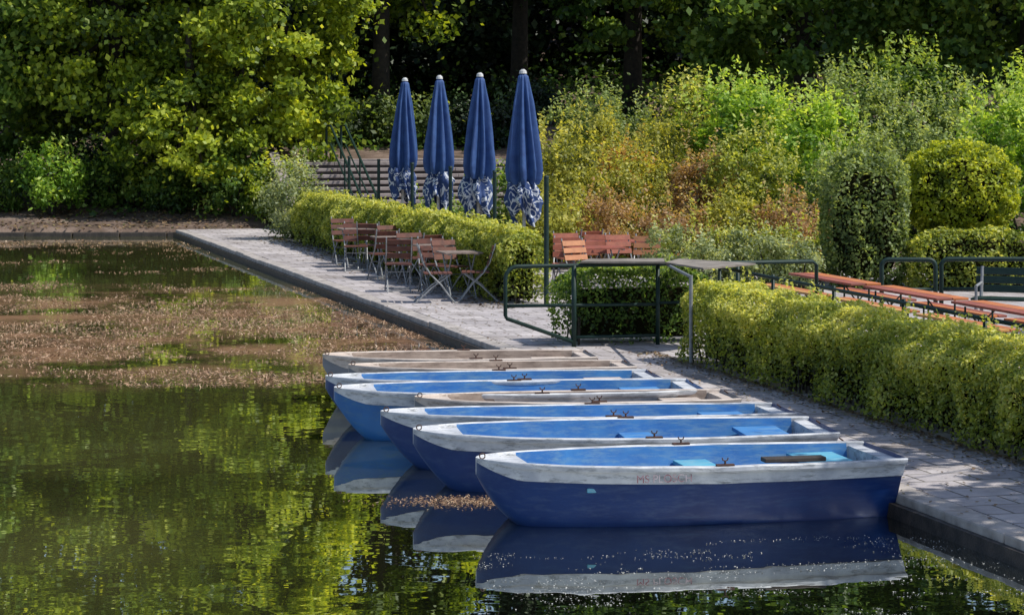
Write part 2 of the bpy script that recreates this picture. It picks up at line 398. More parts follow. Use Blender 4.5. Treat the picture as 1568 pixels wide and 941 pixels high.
boat(-.92,22.95,10,3.08,1.0,'greyhull','beige','beigein','beige')
boat(-1.74,23.75,9,3.62,1.08,'blue2','rimw','inblue','inblue',roll=1)
boat(-1.9,24.75,9,3.42,1.02,'blue','rimw','inblue','beige')
boat(-1.74,25.85,9,3.05,1.0,'greyhull','beige','beigein','beige',roll=-1)
boat(-2.1,26.95,9,3.02,1.02,'greyhull','beige','beigein','beige')
cu=bpy.data.curves.new('lettering','FONT'); cu.body='MS PLOSCH'; cu.size=.085; cu.extrude=.001; cu.materials.append(M['text'])
lt=link(bpy.data.objects.new('lettering',cu),B1); lt.location=(1.12,-.634,.364); lt.rotation_euler=(math.radians(86),0,math.radians(-.6))
k=MB(); k.box((2.42,-.50,.492),(.50,.12,.035),M['darkwood']); k.obj('mooring_pad',B1,bevel=.008)

# ---------------- umbrellas ----------------
def umbrella(x,y,seed):
    g=np.random.default_rng(seed)
    e=empty('closed_parasol',(x,y,0),g.uniform(0,6)); e.rotation_euler[0]=g.normal()*.008; e.rotation_euler[1]=g.normal()*.008
    n=96; ztop=3.86
    prof=[(3.86,.035),(3.80,.085),(3.6,.11),(3.3,.145),(3.0,.18),(2.7,.215),(2.4,.245),(2.15,.26),(2.0,.245),(1.9,.205)]
    vs=[];ph=g.uniform(0,6,6)
    zz=[];R=[]
    for i in range(len(prof)-1):
        for q in range(5):
            f=q/5; zz.append(prof[i][0]*(1-f)+prof[i+1][0]*f); R.append(prof[i][1]*(1-f)+prof[i+1][1]*f)
    zz.append(prof[-1][0]);R.append(prof[-1][1])
    k=MB()
    for z,rr in zip(zz,R):
        a=.30*min(1,(ztop-z)/.5)
        for i in range(n):
            th=2*math.pi*i/n
            w=math.sin(8*th+ .8*math.sin(z*1.3+ph[0])+.5*math.sin(2*th+ph[2]))
            w=abs(w)**.7*(1 if w>0 else -1)
            rad=rr*(1+a*w+.09*math.sin(3*th+ph[1]+z)+.04*math.sin(13*th+z*3))
            vs.append((rad*math.cos(th),rad*math.sin(th),z))
    nz_=len(zz); fs=[(i*n+j,(i+1)*n+j,(i+1)*n+(j+1)%n,i*n+(j+1)%n) for i in range(nz_-1) for j in range(n)]
    fs.append(list(range(n)))
    k.add(vs,fs,M['fabric']); k.obj('canopy',e,smooth=True)
    vs=[];prof2=[(1.95,.20),(1.86,.235),(1.75,.27),(1.62,.265),(1.5,.25),(1.4,.24),(1.3,.22)]
    zz=[];R=[]
    for i in range(len(prof2)-1):
        for q in range(5):
            f=q/5; zz.append(prof2[i][0]*(1-f)+prof2[i+1][0]*f); R.append(prof2[i][1]*(1-f)+prof2[i+1][1]*f)
    for z,rr in zip(zz,R):
        lo=(1.95-z)/.65
        for i in range(n):
            th=2*math.pi*i/n
            nn=mn.noise(Vector((math.cos(th)*2.2+seed,math.sin(th)*2.2,z*3)))
            n3=mn.noise(Vector((math.cos(th)*6+seed,math.sin(th)*6,z*5)))
            rad=rr*(1+.40*nn+.2*n3+.16*math.sin(9*th+ph[2]+2*math.sin(z*5)))
            vs.append((rad*math.cos(th)+.05*math.sin(z*4+seed),rad*math.sin(th),z+lo*.16*math.sin(3*th+ph[3])))
    nz_=len(zz); fs=[(i*n+j,(i+1)*n+j,(i+1)*n+(j+1)%n,i*n+(j+1)%n) for i in range(nz_-1) for j in range(n)]
    k=MB(); k.add(vs,fs,M['valance']); k.obj('valance',e,smooth=True)
    k=MB(); k.tube([(0,0,QZ),(0,0,3.93)],.03,M['pole'],12)
    k.tube([(0,0,3.85),(0,0,3.90),(0,0,3.93)],[.07,.06,.02],M['pole'],12)
    k.tube([(0,0,QZ),(0,0,QZ+.35)],.045,M['steel'],12)
    k.box((0,0,QZ+.05),(.6,.6,.1),M['stone']); k.obj('pole',e)
for i,(x,y) in enumerate([(.22,42.6),(-.66,46.5),(-1.53,49.9),(-2.43,53.4)]): umbrella(x,y,i+3)

for i in range(6):
    k=MB(); p=Q(38.3+i*3.26,2.42+.035*i)
    k.tube([(0,0,.1),(0,0,2.18)],.038 if i==0 else .032,M['green'],12); k.tube([(0,0,2.17),(0,0,2.20)],[.045,.03],M['green'],12)
    o=k.obj('green_post'); o.location=p

# ---------------- chairs & tables ----------------
def chair_mesh(wood):
    k=MB()
    for s in(-1,1):
        x=s*.21
        k.tube([(x,.30,0),(x,.24,.06),(x,.08,.28),(x,-.10,.46),(x,-.20,.62),(x,-.29,.92)],.012,M['steel'],6)
        k.tube([(x*.9,-.34,0),(x*.9,-.28,.05),(x*.9,-.06,.26),(x*.9,.12,.38),(x*.9,.22,.455)],.012,M['steel'],6)
    for y,z in((.27,.03),(-.31,.03),(0.0,.33)): k.tube([(-.2,y,z),(.2,y,z)],.009,M['steel'],6)
    for j in range(6): k.box((0,-.16+.075*j,.465),(.44,.062,.02),wood)
    for j in range(3):
        z=.58+j*.115; y=-.19-(z-.58)*.30
        k.box((0,y+.02,z+.03),(.46,.018,.085),wood,Matrix.Rotation(.29,3,'X'))
    return k
def table_mesh(wood,w=.7,d=.7):
    k=MB()
    nsl=8
    for j in range(nsl): k.box((0,-d/2+d*(j+.5)/nsl,.735),(w,d/nsl*.86,.022),wood)
    for s in(-1,1): k.box((s*(w/2-.08),0,.715),(.03,d*.96,.018),M['steel'])
    for s in(-1,1):
        x=s*(w/2-.1)
        k.tube([(x,-d*.42,0),(x,-d*.38,.05),(x,d*.38,.70)],.013,M['steel'],6)
        k.tube([(x*.9,d*.42,0),(x*.9,d*.38,.05),(x*.9,-d*.38,.70)],.013,M['steel'],6)
    for y in(-.36,.36): k.tube([(-w/2+.1,y*d*1.1,.05),(w/2-.1,y*d*1.1,.05)],.01,M['steel'],6)
    return k
def place(kb,name,items):
    first=None
    for (x,y,a) in items:
        if first is None: o=kb.obj(name); first=o
        else: o=link(bpy.data.objects.new(name,first.data))
        o.location=(x,y,QZ); o.rotation_euler=(0,0,math.radians(a)+QANG)
place(chair_mesh(M['wood']),'folding_chair',[
 (-.55,38.6,75),(-1.0,39.95,200),(-1.32,40.4,175),(-1.72,42.3,185),(-1.5,42.0,20),(-1.2,38.3,-100),(-2.3,43.4,5),(-2.2,45.1,190),(-2.95,45.9,170),(-3.3,47.9,180),(-1.9,40.6,-10),(-2.7,46.2,-20)])
place(table_mesh(M['woodgrey'],.62,.7),'folding_table',[(-.85,39.25,0),(-1.30,39.4+1.8,4),(-2.2,44.0,0),(-3.02,47.0,0),(-1.62,42.9,0)])
place(chair_mesh(M['redchair']),'terrace_chair',[(1.0,42.2,180),(1.5,41.7,170),(1.9,41.6,185),(.9,40.6,160),(1.3,43.3,10)])
place(chair_mesh(M['orchair']),'terrace_chair',[(2.25,41.2,150),(1.15,39.8,200)])
place(table_mesh(M['redw'],.9,.8),'terrace_table',[(1.35,42.5,0),(1.9,42.6,0),(1.4,40.6,0)])

# ---------------- beer benches right ----------------
def plankset(name,c_t,c_r,L,W,z,mat,mat2):
    e=empty(name,Q(c_t,c_r,QZ),QANG)
    k=MB() 
    for j in(-1,1): k.box((j*W/4,0,z),(W/2-.012,L,.03),mat if j<0 else mat2)
    k.obj('top',e,bevel=.005)
    k=MB()
    for s in(-1,1):
        y=s*L*.36
        k.tube([(-W*.4,y,0),(-W*.4,y,z-.03)],.014,M['green'],6); k.tube([(W*.4,y,0),(W*.4,y,z-.03)],.014,M['green'],6)
        k.tube([(-W*.4,y,.06),(W*.4,y,.06)],.012,M['green'],6); k.tube([(0,y,z-.25),(0,y-s*.45,z-.03)],.010,M['green'],6)
        k.tube([(-W*.4,y,z-.25),(W*.4,y,z-.25)],.010,M['green'],6)
    k.obj('legs',e)
for i in range(3):
    tt2=QI(4.5,33)[0]-i*2.6
    plankset('beer_table',tt2,4.9,2.2,.44,.74,M['redw'],M['orange'])
    plankset('beer_bench',tt2,4.35,2.2,.26,.60,M['yellow'],M['orange'])
    plankset('beer_bench',tt2,5.5,2.2,.26,.52,M['orange'],M['redw'])

def park_bench(x,y,a):
    e=empty('park_bench',(x,y,QZ),math.radians(a))
    k=MB()
    for j in range(4): k.box((0,-.2+.115*j,.44),(1.6,.095,.03),M['green'])
    for j in range(3): k.box((0,-.27-.03*j,.56+.12*j),(1.6,.03,.10),M['green'],Matrix.Rotation(.2,3,'X'))
    k.obj('slats',e,bevel=.005)
    k=MB()
    for s in(-1,1):
        x_=s*.72
        k.tube([(x_,.24,0),(x_,.2,.42),(x_,-.22,.42),(x_,-.34,.86)],.025,M['greybench'],8)
        k.tube([(x_,-.32,0),(x_,-.22,.42)],.025,M['greybench'],8)
        k.tube([(x_,.2,.42),(x_,.22,.62),(x_,-.27,.64)],.02,M['greybench'],8)
    k.obj('frame',e)
park_bench(7.1,33.2,-200)

# ---------------- railings ----------------
def V3(t,r,z): return Vector(Q(t,r,z))
k=MB(); T=31.97; ZT=1.22
ax=Vector((UY,-UX,0)) 
pts=[V3(T,4.3,.2),V3(T,4.3,ZT-.05),V3(T,4.25,ZT)]+[V3(T,2,ZT),V3(T,1.0,ZT)]
pts+=[V3(T,.22,ZT)]+[V3(T,.22,ZT-.16)+ax*(-.16*math.sin(a))+Vector((0,0,.16*math.cos(a))) for a in np.linspace(.2,math.pi/2,6)]
pts+=[V3(T,.06,.60),V3(T,.08,.56),V3(T,.97,.24)]
k.tube(pts,.026,M['green'],10)
k.tube([V3(T,.97,.1),V3(T,.97,ZT)],.032,M['green'],10)
k.tube([V3(T,.06,.72),V3(T,2.1,.70)],.022,M['green'],8)
k.tube([V3(T,.97,.30),V3(T,2.1,.30)],.022,M['green'],8)
k.tube([V3(T,2.1,.1),V3(T,2.1,ZT)],.028,M['green'],8)
k.tube([V3(T,3.2,.1),V3(T,3.2,ZT)],.026,M['green'],8)
k.tube([V3(T,2.1,.72),V3(T,4.3,.72)],.02,M['green'],8)
k.obj('metal_railing',smooth=True)
k=MB()
k.tube([V3(32.0,2.95,1.16),V3(21,2.72,1.16)],.022,M['green'],8)
k.tube([V3(32.0,2.95,.85),V3(21,2.72,.85)],.018,M['green'],8)
for tt in np.arange(22,32.1,2.0): k.tube([V3(tt,2.74+.02*(tt-21),.1),V3(tt,2.74+.02*(tt-21),1.2)],.022,M['green'],8)
k.obj('terrace_railing',smooth=True)
k=MB()
for xa,xb,Y in((5.22,5.98,34.3),(6.08,8.6,34.4)):
    zt=1.10
    pts=[(xa,Y,.1),(xa,Y,zt-.1)]+[(xa+.1-.1*math.cos(a),Y,zt-.1+.1*math.sin(a)) for a in np.linspace(.2,1.5,5)]+[(xb-.1+.1*math.sin(a),Y,zt-.1+.1*math.cos(a)) for a in np.linspace(.1,1.5,5)]+[(xb,Y,.1)]
    k.tube(pts,.032,M['green'],10); k.tube([(xa,Y,.68),(xb,Y,.68)],.022,M['green'],8)
k.obj('hoop_barrier',smooth=True)
e=empty('counter_board',(0,0,0))
k=MB()
def prism(k,poly,z0,z1,mat):
    n=len(poly); vs=[(x,y,z0) for x,y in poly]+[(x,y,z1) for x,y in poly]
    k.add(vs,[list(range(n))[::-1],[n+i for i in range(n)]]+[(i,(i+1)%n,n+(i+1)%n,n+i) for i in range(n)],mat)
prism(k,[(.87,31.05),(1.95,31.0),(1.98,31.75),(1.0,31.6)],1.25,1.275,M['board'])
prism(k,[(1.96,31.1),(2.36,29.95),(3.1,30.9),(2.2,31.9)],1.24,1.262,M['board'])
k.obj('boards',e)
k=MB(); p=Q(29.55,1.70); k.tube([(p[0],p[1],.1),(p[0],p[1],1.24)],.022,M['greybench'],10)
k.tube([(p[0],p[1],1.22),(2.0,31.2,1.22)],.02,M['greybench'],8); k.obj('post',e)

# ---------------- vegetation generators ----------------
def box_hedge(name,t0,t1,r0,r1,z0,z1,dens,L,mat,shoots=0,core=.1,rough=.06,vb=0):
    e=empty(name)
    dims=[('r0',(t1-t0)*(z1-z0)),('r1',(t1-t0)*(z1-z0)*.3),('top',(t1-t0)*(r1-r0)),('t0',(r1-r0)*(z1-z0)),('t1',(r1-r0)*(z1-z0))]
    P=[];NB=[]
    for k_,A in dims:
        n=int(A*dens); a=rng.random(n); b=rng.random(n); dpt=rng.exponential(.045,n)-.03
        tt=t0+(t1-t0)*a 
        if k_ in('r0','r1'):
            zz=z0+(z1-z0)*(b**.85); rr=np.full(n,r0)+dpt if k_=='r0' else np.full(n,r1)-dpt; nb=(-1 if k_=='r0' else 1)*np.array([UY,-UX,0])
        elif k_=='top': rr=r0+(r1-r0)*b; zz=z1-dpt; nb=np.array([0,0,1.])
        else:
            rr=r0+(r1-r0)*a; zz=z0+(z1-z0)*b; tt=np.full(n,t0)+dpt if k_=='t0' else np.full(n,t1)-dpt; nb=(-1 if k_=='t0' else 1)*np.array([UX,UY,0])
        P.append(np.stack([tt,rr,zz],1)); NB.append(np.tile(nb,(n,1)))
    P=np.concatenate(P);NB=np.concatenate(NB)
    bv=np.array([mn.noise(Vector((p[0]*1.6,p[1]*2.5,p[2]*2.5)))+.5*mn.noise(Vector((p[0]*5,p[1]*5,p[2]*5))) for p in P])
    cr=(r0+r1)/2; hr=(r1-r0)/2; q=(P[:,1]-cr)/hr; hz=np.clip((P[:,2]-(z1-.3))/.3,0,1.2)
    P[:,1]-=np.sign(q)*np.clip(hz*np.abs(q)-.55,0,1)*.25
    P[:,2]-=np.clip(np.abs(q)-.6,0,1)*.18*hz
    W=np.stack([8.25+UX*P[:,0]+UY*P[:,1],UY*P[:,0]-UX*P[:,1],P[:,2]],1)
    W+=NB*(bv*rough*1.6)[:,None]
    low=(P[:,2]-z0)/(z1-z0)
    v=.44+.32*bv+rng.normal(0,.20,len(W))+.40*(low-.40)+vb  # leaf tone darkens downwards: shade at the hedge foot put into colour
    keep=rng.random(len(W))<np.clip(.18+low*2.2+bv*.7,0,1)
    W=W[keep];v=v[keep];NB=NB[keep]
    if shoots:
        Ps=[]
        for _ in range(shoots):
            b=np.array(Q(rng.uniform(t0,t1),rng.uniform(r0+.04,r1-.05),z1-.03)); h=rng.uniform(.05,.24); m_=int(h/.012)
            dr=np.array([rng.normal()*.25,rng.normal()*.25,1]); Ps.append(b+dr*np.linspace(0,h,m_)[:,None]+rng.normal(0,.012,(m_,3)))
        Ps=np.concatenate(Ps); W=np.concatenate([W,Ps]); v=np.concatenate([v,rng.uniform(.6,1,len(Ps))]); NB=np.concatenate([NB,np.tile([0,0,.2],(len(Ps),1))])
    leaves('leaves',W,L,v,mat,e,nb=NB*.4,up=.45,asp=.62)
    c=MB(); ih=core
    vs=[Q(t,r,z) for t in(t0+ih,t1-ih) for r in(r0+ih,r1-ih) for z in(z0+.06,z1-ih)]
    c.add(vs,[(0,1,3,2),(4,6,7,5),(0,4,5,1),(2,3,7,6),(0,2,6,4),(1,5,7,3)],M['core']); c.obj('dark_core',e)  # solid dark core box added behind the leaves against see-through
    c=MB()
    for _ in range(int((t1-t0)*12)):
        t_=rng.uniform(t0,t1); r_=rng.uniform(r0+.05,r0+.3); a=np.array(Q(t_,r_,z0-.05)); b=a+np.array([rng.normal()*.05,rng.normal()*.05,rng.uniform(.25,.5)])
        c.tube([a,b],[.012,.006],M['bark'],4)
    c.obj('stems',e)
box_hedge('clipped_hedge',17,30.0,1.74,2.55,QZ,1.10,3300,.045,LM['hedge'],shoots=170,rough=.05,vb=.10,core=.24)
box_hedge('clipped_hedge',32.12,32.9,.95,2.95,QZ,1.12,1500,.055,LM['mid'],shoots=25,core=.25)
box_hedge('clipped_hedge',38.8,57.5,1.9,2.6,QZ,1.28,1800,.06,LM['hedge'],shoots=150,rough=.09,core=.20)

def stack_pts(c,rad,ncl,nl,cr=.35,shell=.45,zmin=None,flat=.65,zcut=-1.0):
    c=np.array(c,float); rad=np.array(rad,float)
    d=unit(rng.normal(size=(ncl,3)))
    d=d[d[:,2]>zcut]; ncl=len(d)
    rr=rng.uniform(shell,1,ncl)**.6
    C=c+d*rr[:,None]*rad
    b=rng.normal(0,.14,ncl)
    idx=rng.integers(0,ncl,nl)
    o=unit(rng.normal(size=(nl,3)))*(rng.random(nl)**.45)[:,None]
    o[:,2]*=flat
    sc=(cr*rng.uniform(.6,1.35,ncl))[idx]
    P=C[idx]+o*sc[:,None]
    # a share of loose leaves between the clumps
    lo_=rng.random(nl)<.12
    P[lo_]+=rng.normal(0,1,(lo_.sum(),3))*cr*.7
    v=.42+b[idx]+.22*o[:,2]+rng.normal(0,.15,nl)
    if zmin is not None:
        g=ground(P[:,0],P[:,1]); k=P[:,2]>g+zmin
        P=P[k];v=v[k]
    nb=unit(P-c)*.5
    return P,v,nb,C
def tree(name,x,y,h,rad,cz,ncl,nl,L,mat,cr=.9,trunk=.25,flat=.5,zmin=.25,zcut=-.8,bases=None,limbs=14,vb=0,asp=.75):
    z0=float(ground(x,y)); z0=max(z0,-.1)
    e=empty(name)
    P,v,nb,C=stack_pts((x,y,cz),rad,ncl,nl,cr=cr,flat=flat,zmin=zmin,zcut=zcut)
    leaves('crown',P,L,v+vb,mat,e,nb=nb,up=.40,asp=asp)
    k=MB(); lx,ly=bases or (x,y)
    tp=[(lx,ly,z0-.2),(lx+.05,ly,z0+h*.2),(lx*.9+x*.1+.1,ly,z0+h*.4),(x,y,z0+h*.7),(x,y,z0+h*.92)]
    k.tube(tp,[trunk*1.3,trunk,trunk*.8,trunk*.45,trunk*.1],M['bark'],10)
    for i in rng.choice(len(C),min(limbs,len(C)),replace=False):
        f=rng.uniform(.3,.8); a=Vector(tp[2]).lerp(Vector(tp[3]),f) if f>.4 else Vector(tp[1]).lerp(Vector(tp[2]),f*2)
        b=Vector(C[i]); mid=a.lerp(b,.5)+Vector((0,0,-.2))
        k.tube([a,mid,b],[trunk*.35,trunk*.2,.03],M['bark'],6)
    k.obj('trunk',e,smooth=True); return e
def shrub(name,x,y,rx,ry,h,L,nl,mat,ncl=40,cr=.28,shoots=0,vb=0,z0=None,sh=(.25,.6)):
    z0=float(ground(x,y)) if z0 is None else z0
    e=empty(name)
    P,v,nb,C=stack_pts((x,y,z0+h*.5),(rx,ry,h*.5),ncl,nl,cr=cr,shell=.3,zmin=0.0,flat=.9)
    if shoots:
        Ps=[]
        for _ in range(shoots):
            a=rng.uniform(0,2*math.pi); q=math.sqrt(rng.random())*.95
            b=np.array([x+rx*q*math.cos(a),y+ry*q*math.sin(a),z0+h*.5+h*.48*math.sqrt(1-q*q)]); hh=rng.uniform(*sh); m_=int(hh/(L*.28))
            dr=np.array([rng.normal()*.15,rng.normal()*.15,1]); Ps.append(b+dr*np.linspace(-.1,hh,m_)[:,None]+rng.normal(0,L*.35,(m_,3)))
        Ps=np.concatenate(Ps); P=np.concatenate([P,Ps]); v=np.concatenate([v,rng.uniform(.5,1,len(Ps))]); nb=np.concatenate([nb,np.tile([0,0,.1],(len(Ps),1))])
    leaves('foliage',P,L,v+vb,mat,e,nb=nb,up=.4,asp=.5)
    k=MB()
    for i in range(7):
        a=Vector((x+rng.normal()*.08*rx,y+rng.normal()*.08,z0-.1)); b=Vector(C[rng.integers(len(C))]); k.tube([a,a.lerp(b,.5)+Vector((0,0,.1)),b],[.03,.018,.006],M['bark'],5)
    k.obj('stems',e)

shrub('silver_shrub',-5.15,57.3,.75,.8,1.75,.09,5500,LM['pale'],cr=.3,shoots=20,z0=.1)
shrub('silver_shrub',-4.4,56.4,.6,.7,1.35,.09,3500,LM['pale'],cr=.3,z0=.1)
S=[
 ('green_shrub',.75,46.5,.7,.8,1.6,.09,4500,'olive',15),
 ('green_shrub',1.1,49.5,1.0,1.2,2.2,.10,6000,'olive',30),
 ('green_shrub',-.2,57,1.0,1.0,1.8,.10,4500,'mid',10),
 ('copper_shrub',1.9,47,.85,.9,1.4,.08,5500,'red',14),
 ('copper_shrub',3.2,46.6,.9,.9,1.2,.08,5500,'red',12),
 ('olive_shrub',4.2,47.0,.8,.9,1.3,.09,5000,'olive',16),
 ('copper_shrub',5.5,46.2,.9,.9,1.5,.08,5500,'red',12),
 ('olive_shrub',2.4,50.5,1.1,1.1,1.7,.09,6000,'olive',25),
 ('orange_shrub',2.5,52.6,.8,.8,1.7,.08,4000,'orange',8),
 ('olive_shrub',1.7,55.5,1.2,1.2,1.9,.10,6000,'olive',30),
 ('olive_shrub',3.6,54.5,1.1,1.2,1.9,.09,6000,'olive',20),
 ('grey_shrub',2.2,59.5,1.5,1.3,2.0,.10,6000,'grey',35),
 ('mixed_shrub',3.9,51,.9,1.0,1.7,.09,5000,'red',14),
 ('green_shrub',5.0,50.5,1.0,1.2,2.2,.10,6000,'hedge',20),
 ('bright_shrub',5.1,54,1.5,1.3,2.9,.13,8000,'bright',60),
 ('bright_shrub',6.6,53,1.3,1.2,2.5,.12,7000,'bright',55),
 ('bright_shrub',4.4,58,1.4,1.3,2.4,.12,6000,'hedge',40),
 ('grey_shrub',6.6,47.6,1.1,1.1,2.1,.09,6000,'grey',20),
 ('grey_shrub',8.2,49.8,1.5,1.3,2.5,.09,8000,'grey',50),
 ('grey_shrub',7.6,55,1.5,1.3,2.9,.10,7000,'grey',60),
 ('grey_shrub',9.8,53,1.6,1.3,2.8,.10,8000,'grey',60),
 ('bright_shrub',10.5,50.5,1.4,1.3,3.1,.13,7000,'bright',50),
 ('bright_shrub',9.3,58.5,1.7,1.3,3.2,.13,7000,'mid',60),
 ('bright_shrub',12.3,55.0,1.6,1.3,3.4,.13,7000,'bright',60),
 ('green_shrub',12.0,48.5,1.6,1.3,2.2,.10,6000,'hedge',20),
 ('green_shrub',-1.9,60.0,.8,.8,.9,.10,2500,'mid',6),
]
for (nm,x,y,rx,ry,h,L,n_,mt,sh) in S: shrub(nm,x,y,rx,ry,h,L,n_,LM[mt],ncl=70,cr=.25,shoots=sh,vb=.08)
for x in np.arange(2.6,5.3,.55): shrub('variegated_shrub',x,40.2+rng.normal()*.2,.42,.45,.95+rng.normal()*.08,.065,2400,LM['pale'],ncl=25,cr=.16,shoots=8,z0=.18,sh=(.1,.3))
for x in np.arange(3.0,5.4,.8): shrub('green_shrub',x,43.0,.6,.6,1.0,.07,2800,LM['hedge'],ncl=25,cr=.2,shoots=6,z0=.1)
def blob_topiary(name,c,rad,dens,L,mat,pw=2.0,vb=0):
    e=empty(name); c=np.array(c); rad=np.array(rad)
    A=4*math.pi*((rad[0]*rad[1])**1.6/3+(rad[0]*rad[2])**1.6/3+(rad[1]*rad[2])**1.6/3)**(1/1.6)
    n=int(A*dens); d=unit(rng.normal(size=(n,3)))
    sc=1/(np.sum(np.abs(d)**pw,1)**(1/pw)); bv=np.array([mn.noise(Vector(q*3.0+c))+.5*mn.noise(Vector(q*7.0)) for q in d])
    P=c+d*(sc*(1-rng.exponential(.05,n)+.16*bv))[:,None]*rad
    v=.45+.4*bv+rng.normal(0,.2,n)+vb
    k=P[:,2]>.2; leaves('leaves',P[k],L,v[k],mat,e,nb=d[k]*.4,up=.4)
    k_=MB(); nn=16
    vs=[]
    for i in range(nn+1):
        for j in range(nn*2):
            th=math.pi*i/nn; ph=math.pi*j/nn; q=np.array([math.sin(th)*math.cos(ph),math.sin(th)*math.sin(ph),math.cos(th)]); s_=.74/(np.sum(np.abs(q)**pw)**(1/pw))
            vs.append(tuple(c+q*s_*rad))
    k_.add(vs,[(i*2*nn+j,(i+1)*2*nn+j,(i+1)*2*nn+(j+1)%(2*nn),i*2*nn+(j+1)%(2*nn)) for i in range(nn) for j in range(2*nn)],M['core'])  # dark core ellipsoid added behind the leaves
    k_.tube([(c[0],c[1],.1),(c[0],c[1],c[2])],.08,M['bark'],8)
    k_.obj('dark_core',e,smooth=True)
blob_topiary('columnar_topiary',(6.05,41.6,1.25),(.72,.7,1.22),1300,.075,LM['grey'],pw=3.5,vb=.10)
blob_topiary('round_topiary',(7.8,42.4,1.82),(1.02,.95,.82),1300,.08,LM['topi'],pw=2.4,vb=.08)
blob_topiary('clipped_bush',(7.9,41.2,.6),(1.15,.6,.58),1400,.075,LM['hedge'],pw=4)
blob_topiary('clipped_bush',(10.2,41.6,.7),(1.2,.7,.75),1100,.075,LM['hedge'],pw=4)

# left-shore trees
tree('maple_tree',-6.8,66.0,13,(2.9,2.6,6.2),6.6,190,52000,.17,LM['maple'],cr=.62,flat=.6,zmin=.35,bases=(-7.8,68),vb=.12)
tree('maple_tree',-11.0,67.2,14,(3.4,3.0,6.7),7.4,210,52000,.175,LM['maple'],cr=.72,flat=.6,zmin=.8,vb=-.02)
tree('maple_tree',-15.8,66.5,14,(3.4,3.0,6.6),7.4,150,36000,.20,LM['mid'],cr=.78,flat=.6,zmin=.8,vb=.12)  # darker palette here: shade on the far left put into leaf colour
tree('maple_tree',-8.6,64.6,6,(2.2,1.5,1.7),2.6,55,10000,.16,LM['maple'],cr=.5,zmin=.15,bases=(-8.8,66.5),vb=.06)
tree('maple_tree',-3.9,71.5,13,(2.9,2.4,5.2),9.0,140,32000,.19,LM['maple'],cr=.70,flat=.6,zmin=1.5,vb=-.06)
for (x,y,rx,h,mt) in [(-12.3,64.6,.9,1.9,'bright'),(-13.9,65.5,1.1,1.6,'mid'),(-10.6,65.8,1.1,1.7,'mid'),(-9.2,65.2,1.0,1.3,'mid'),(-7.3,64.3,1.0,2.0,'mid'),(-6.1,63.8,.8,1.9,'maple'),(-15.5,66.5,1.5,2.4,'mid'),(-11.5,67.5,1.6,2.8,'dark'),(-8.5,68,1.8,3.2,'dark'),(-14.5,69,2.2,4.0,'dark'),(-10.5,71,2.4,4.0,'dark'),(-6.5,70.5,2.0,3.8,'dark')]:
    shrub('holly_bush',x,y,rx,.9,h,.13,int(2600+1000*rx),LM[mt],ncl=35,cr=.35,shoots=8,vb=.05)
for x in np.arange(-7,1.5,1.1): shrub('yew_shrub',x,70.3+rng.normal()*.4,.9,.9,1.3,.14,2600,LM['grey' if x<-2 else 'dark'],ncl=25,cr=.3,shoots=10,vb=-.1)

tree('chestnut_tree',8.2,68.5,14,(3.8,3.0,6.0),8.4,160,38000,.21,LM['mid'],cr=.78,flat=.6,zmin=1.0,vb=.08)
tree('chestnut_tree',14.2,67,14,(3.8,3.0,6.2),8.4,160,38000,.21,LM['mid'],cr=.78,flat=.6,zmin=1.0,vb=.10)
tree('conifer_tree',3.6,73,14,(2.8,2.4,6.2),8.6,110,26000,.2,LM['mid'],cr=.8,zmin=2.0,vb=-.10,flat=.35)
tree('chestnut_tree',19.5,66,13,(3.4,3.0,5.6),8.0,90,16000,.24,LM['mid'],cr=.95,zmin=1.0)
tree('conifer_tree',.2,76.5,14,(2.6,2.4,5.5),10.5,90,18000,.2,LM['dark'],cr=.8,zmin=2.0,vb=.05,flat=.35)

# background forest
n=135000
ncl=850
cx=rng.uniform(-25,25,ncl); cz=rng.uniform(1.5,16,ncl); cy=87-.75*cz+rng.exponential(2.5,ncl)+np.sin(cx*.9)*1.2
top=13.8+1.6*np.sin(cx*.55+1)+1.0*np.sin(cx*1.7)+1.2*sm((-cx-4)/3)
kk=cz<top; cx,cy,cz=cx[kk],cy[kk],cz[kk]; ncl=len(cx)
idx=rng.integers(0,ncl,n); o=unit(rng.normal(size=(n,3)))*(rng.random(n)**.4)[:,None]; o[:,2]*=.5
P=np.stack([cx,cy,cz],1)[idx]+o*(rng.uniform(.8,1.6,ncl)[idx])[:,None]
v=.38+rng.normal(0,.16,ncl)[idx]+.22*o[:,2]+rng.normal(0,.1,n)+.15*sm((np.abs(P[:,0]+.5)-4)/4)+.2*sm((P[:,2]-7)/3)  # leaf tone darker at mid-width and low: forest shade painted in
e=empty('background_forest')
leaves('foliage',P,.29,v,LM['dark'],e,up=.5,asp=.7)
k=MB()
for x in np.arange(-24,24,3.9):
    xx=x+rng.normal()*.6; yy=88+rng.uniform(0,3); z=float(ground(xx,yy)); k.tube([(xx,yy,z-.2),(xx+.1,yy,z+5),(xx+.2,yy,z+12)],[.28,.2,.1],M['bark'],8)
k.obj('trunks',e)
n=26000; X=rng.uniform(-26,26,n); Y=rng.uniform(86,90,n); P=np.stack([X,Y,ground(X,Y)+rng.uniform(-.2,9,n)],1)
leaves('understorey',P,.50,rng.uniform(0,.4,n),LM['dark'],e,up=.3,asp=.8)
n=14000; X=rng.uniform(-34,34,n); Y=rng.uniform(93,99,n); P=np.stack([X,Y,rng.uniform(0,13.5,n)],1)
leaves('deep_foliage',P,.8,rng.uniform(0,.35,n),LM['dark'],e,up=.3,asp=.8)
n=60000; X=rng.uniform(-20,22,n); Y=rng.uniform(46,90,n); t_,r_=QI(X,Y)
g1=((r_<2.2)&(Y>65.2+1.0*np.sin(X*1.3)))|((X>1.2)&(Y>46.5))|((t_>69)&(r_>2.2))
kk=g1&(np.abs(X)<Y*.24)
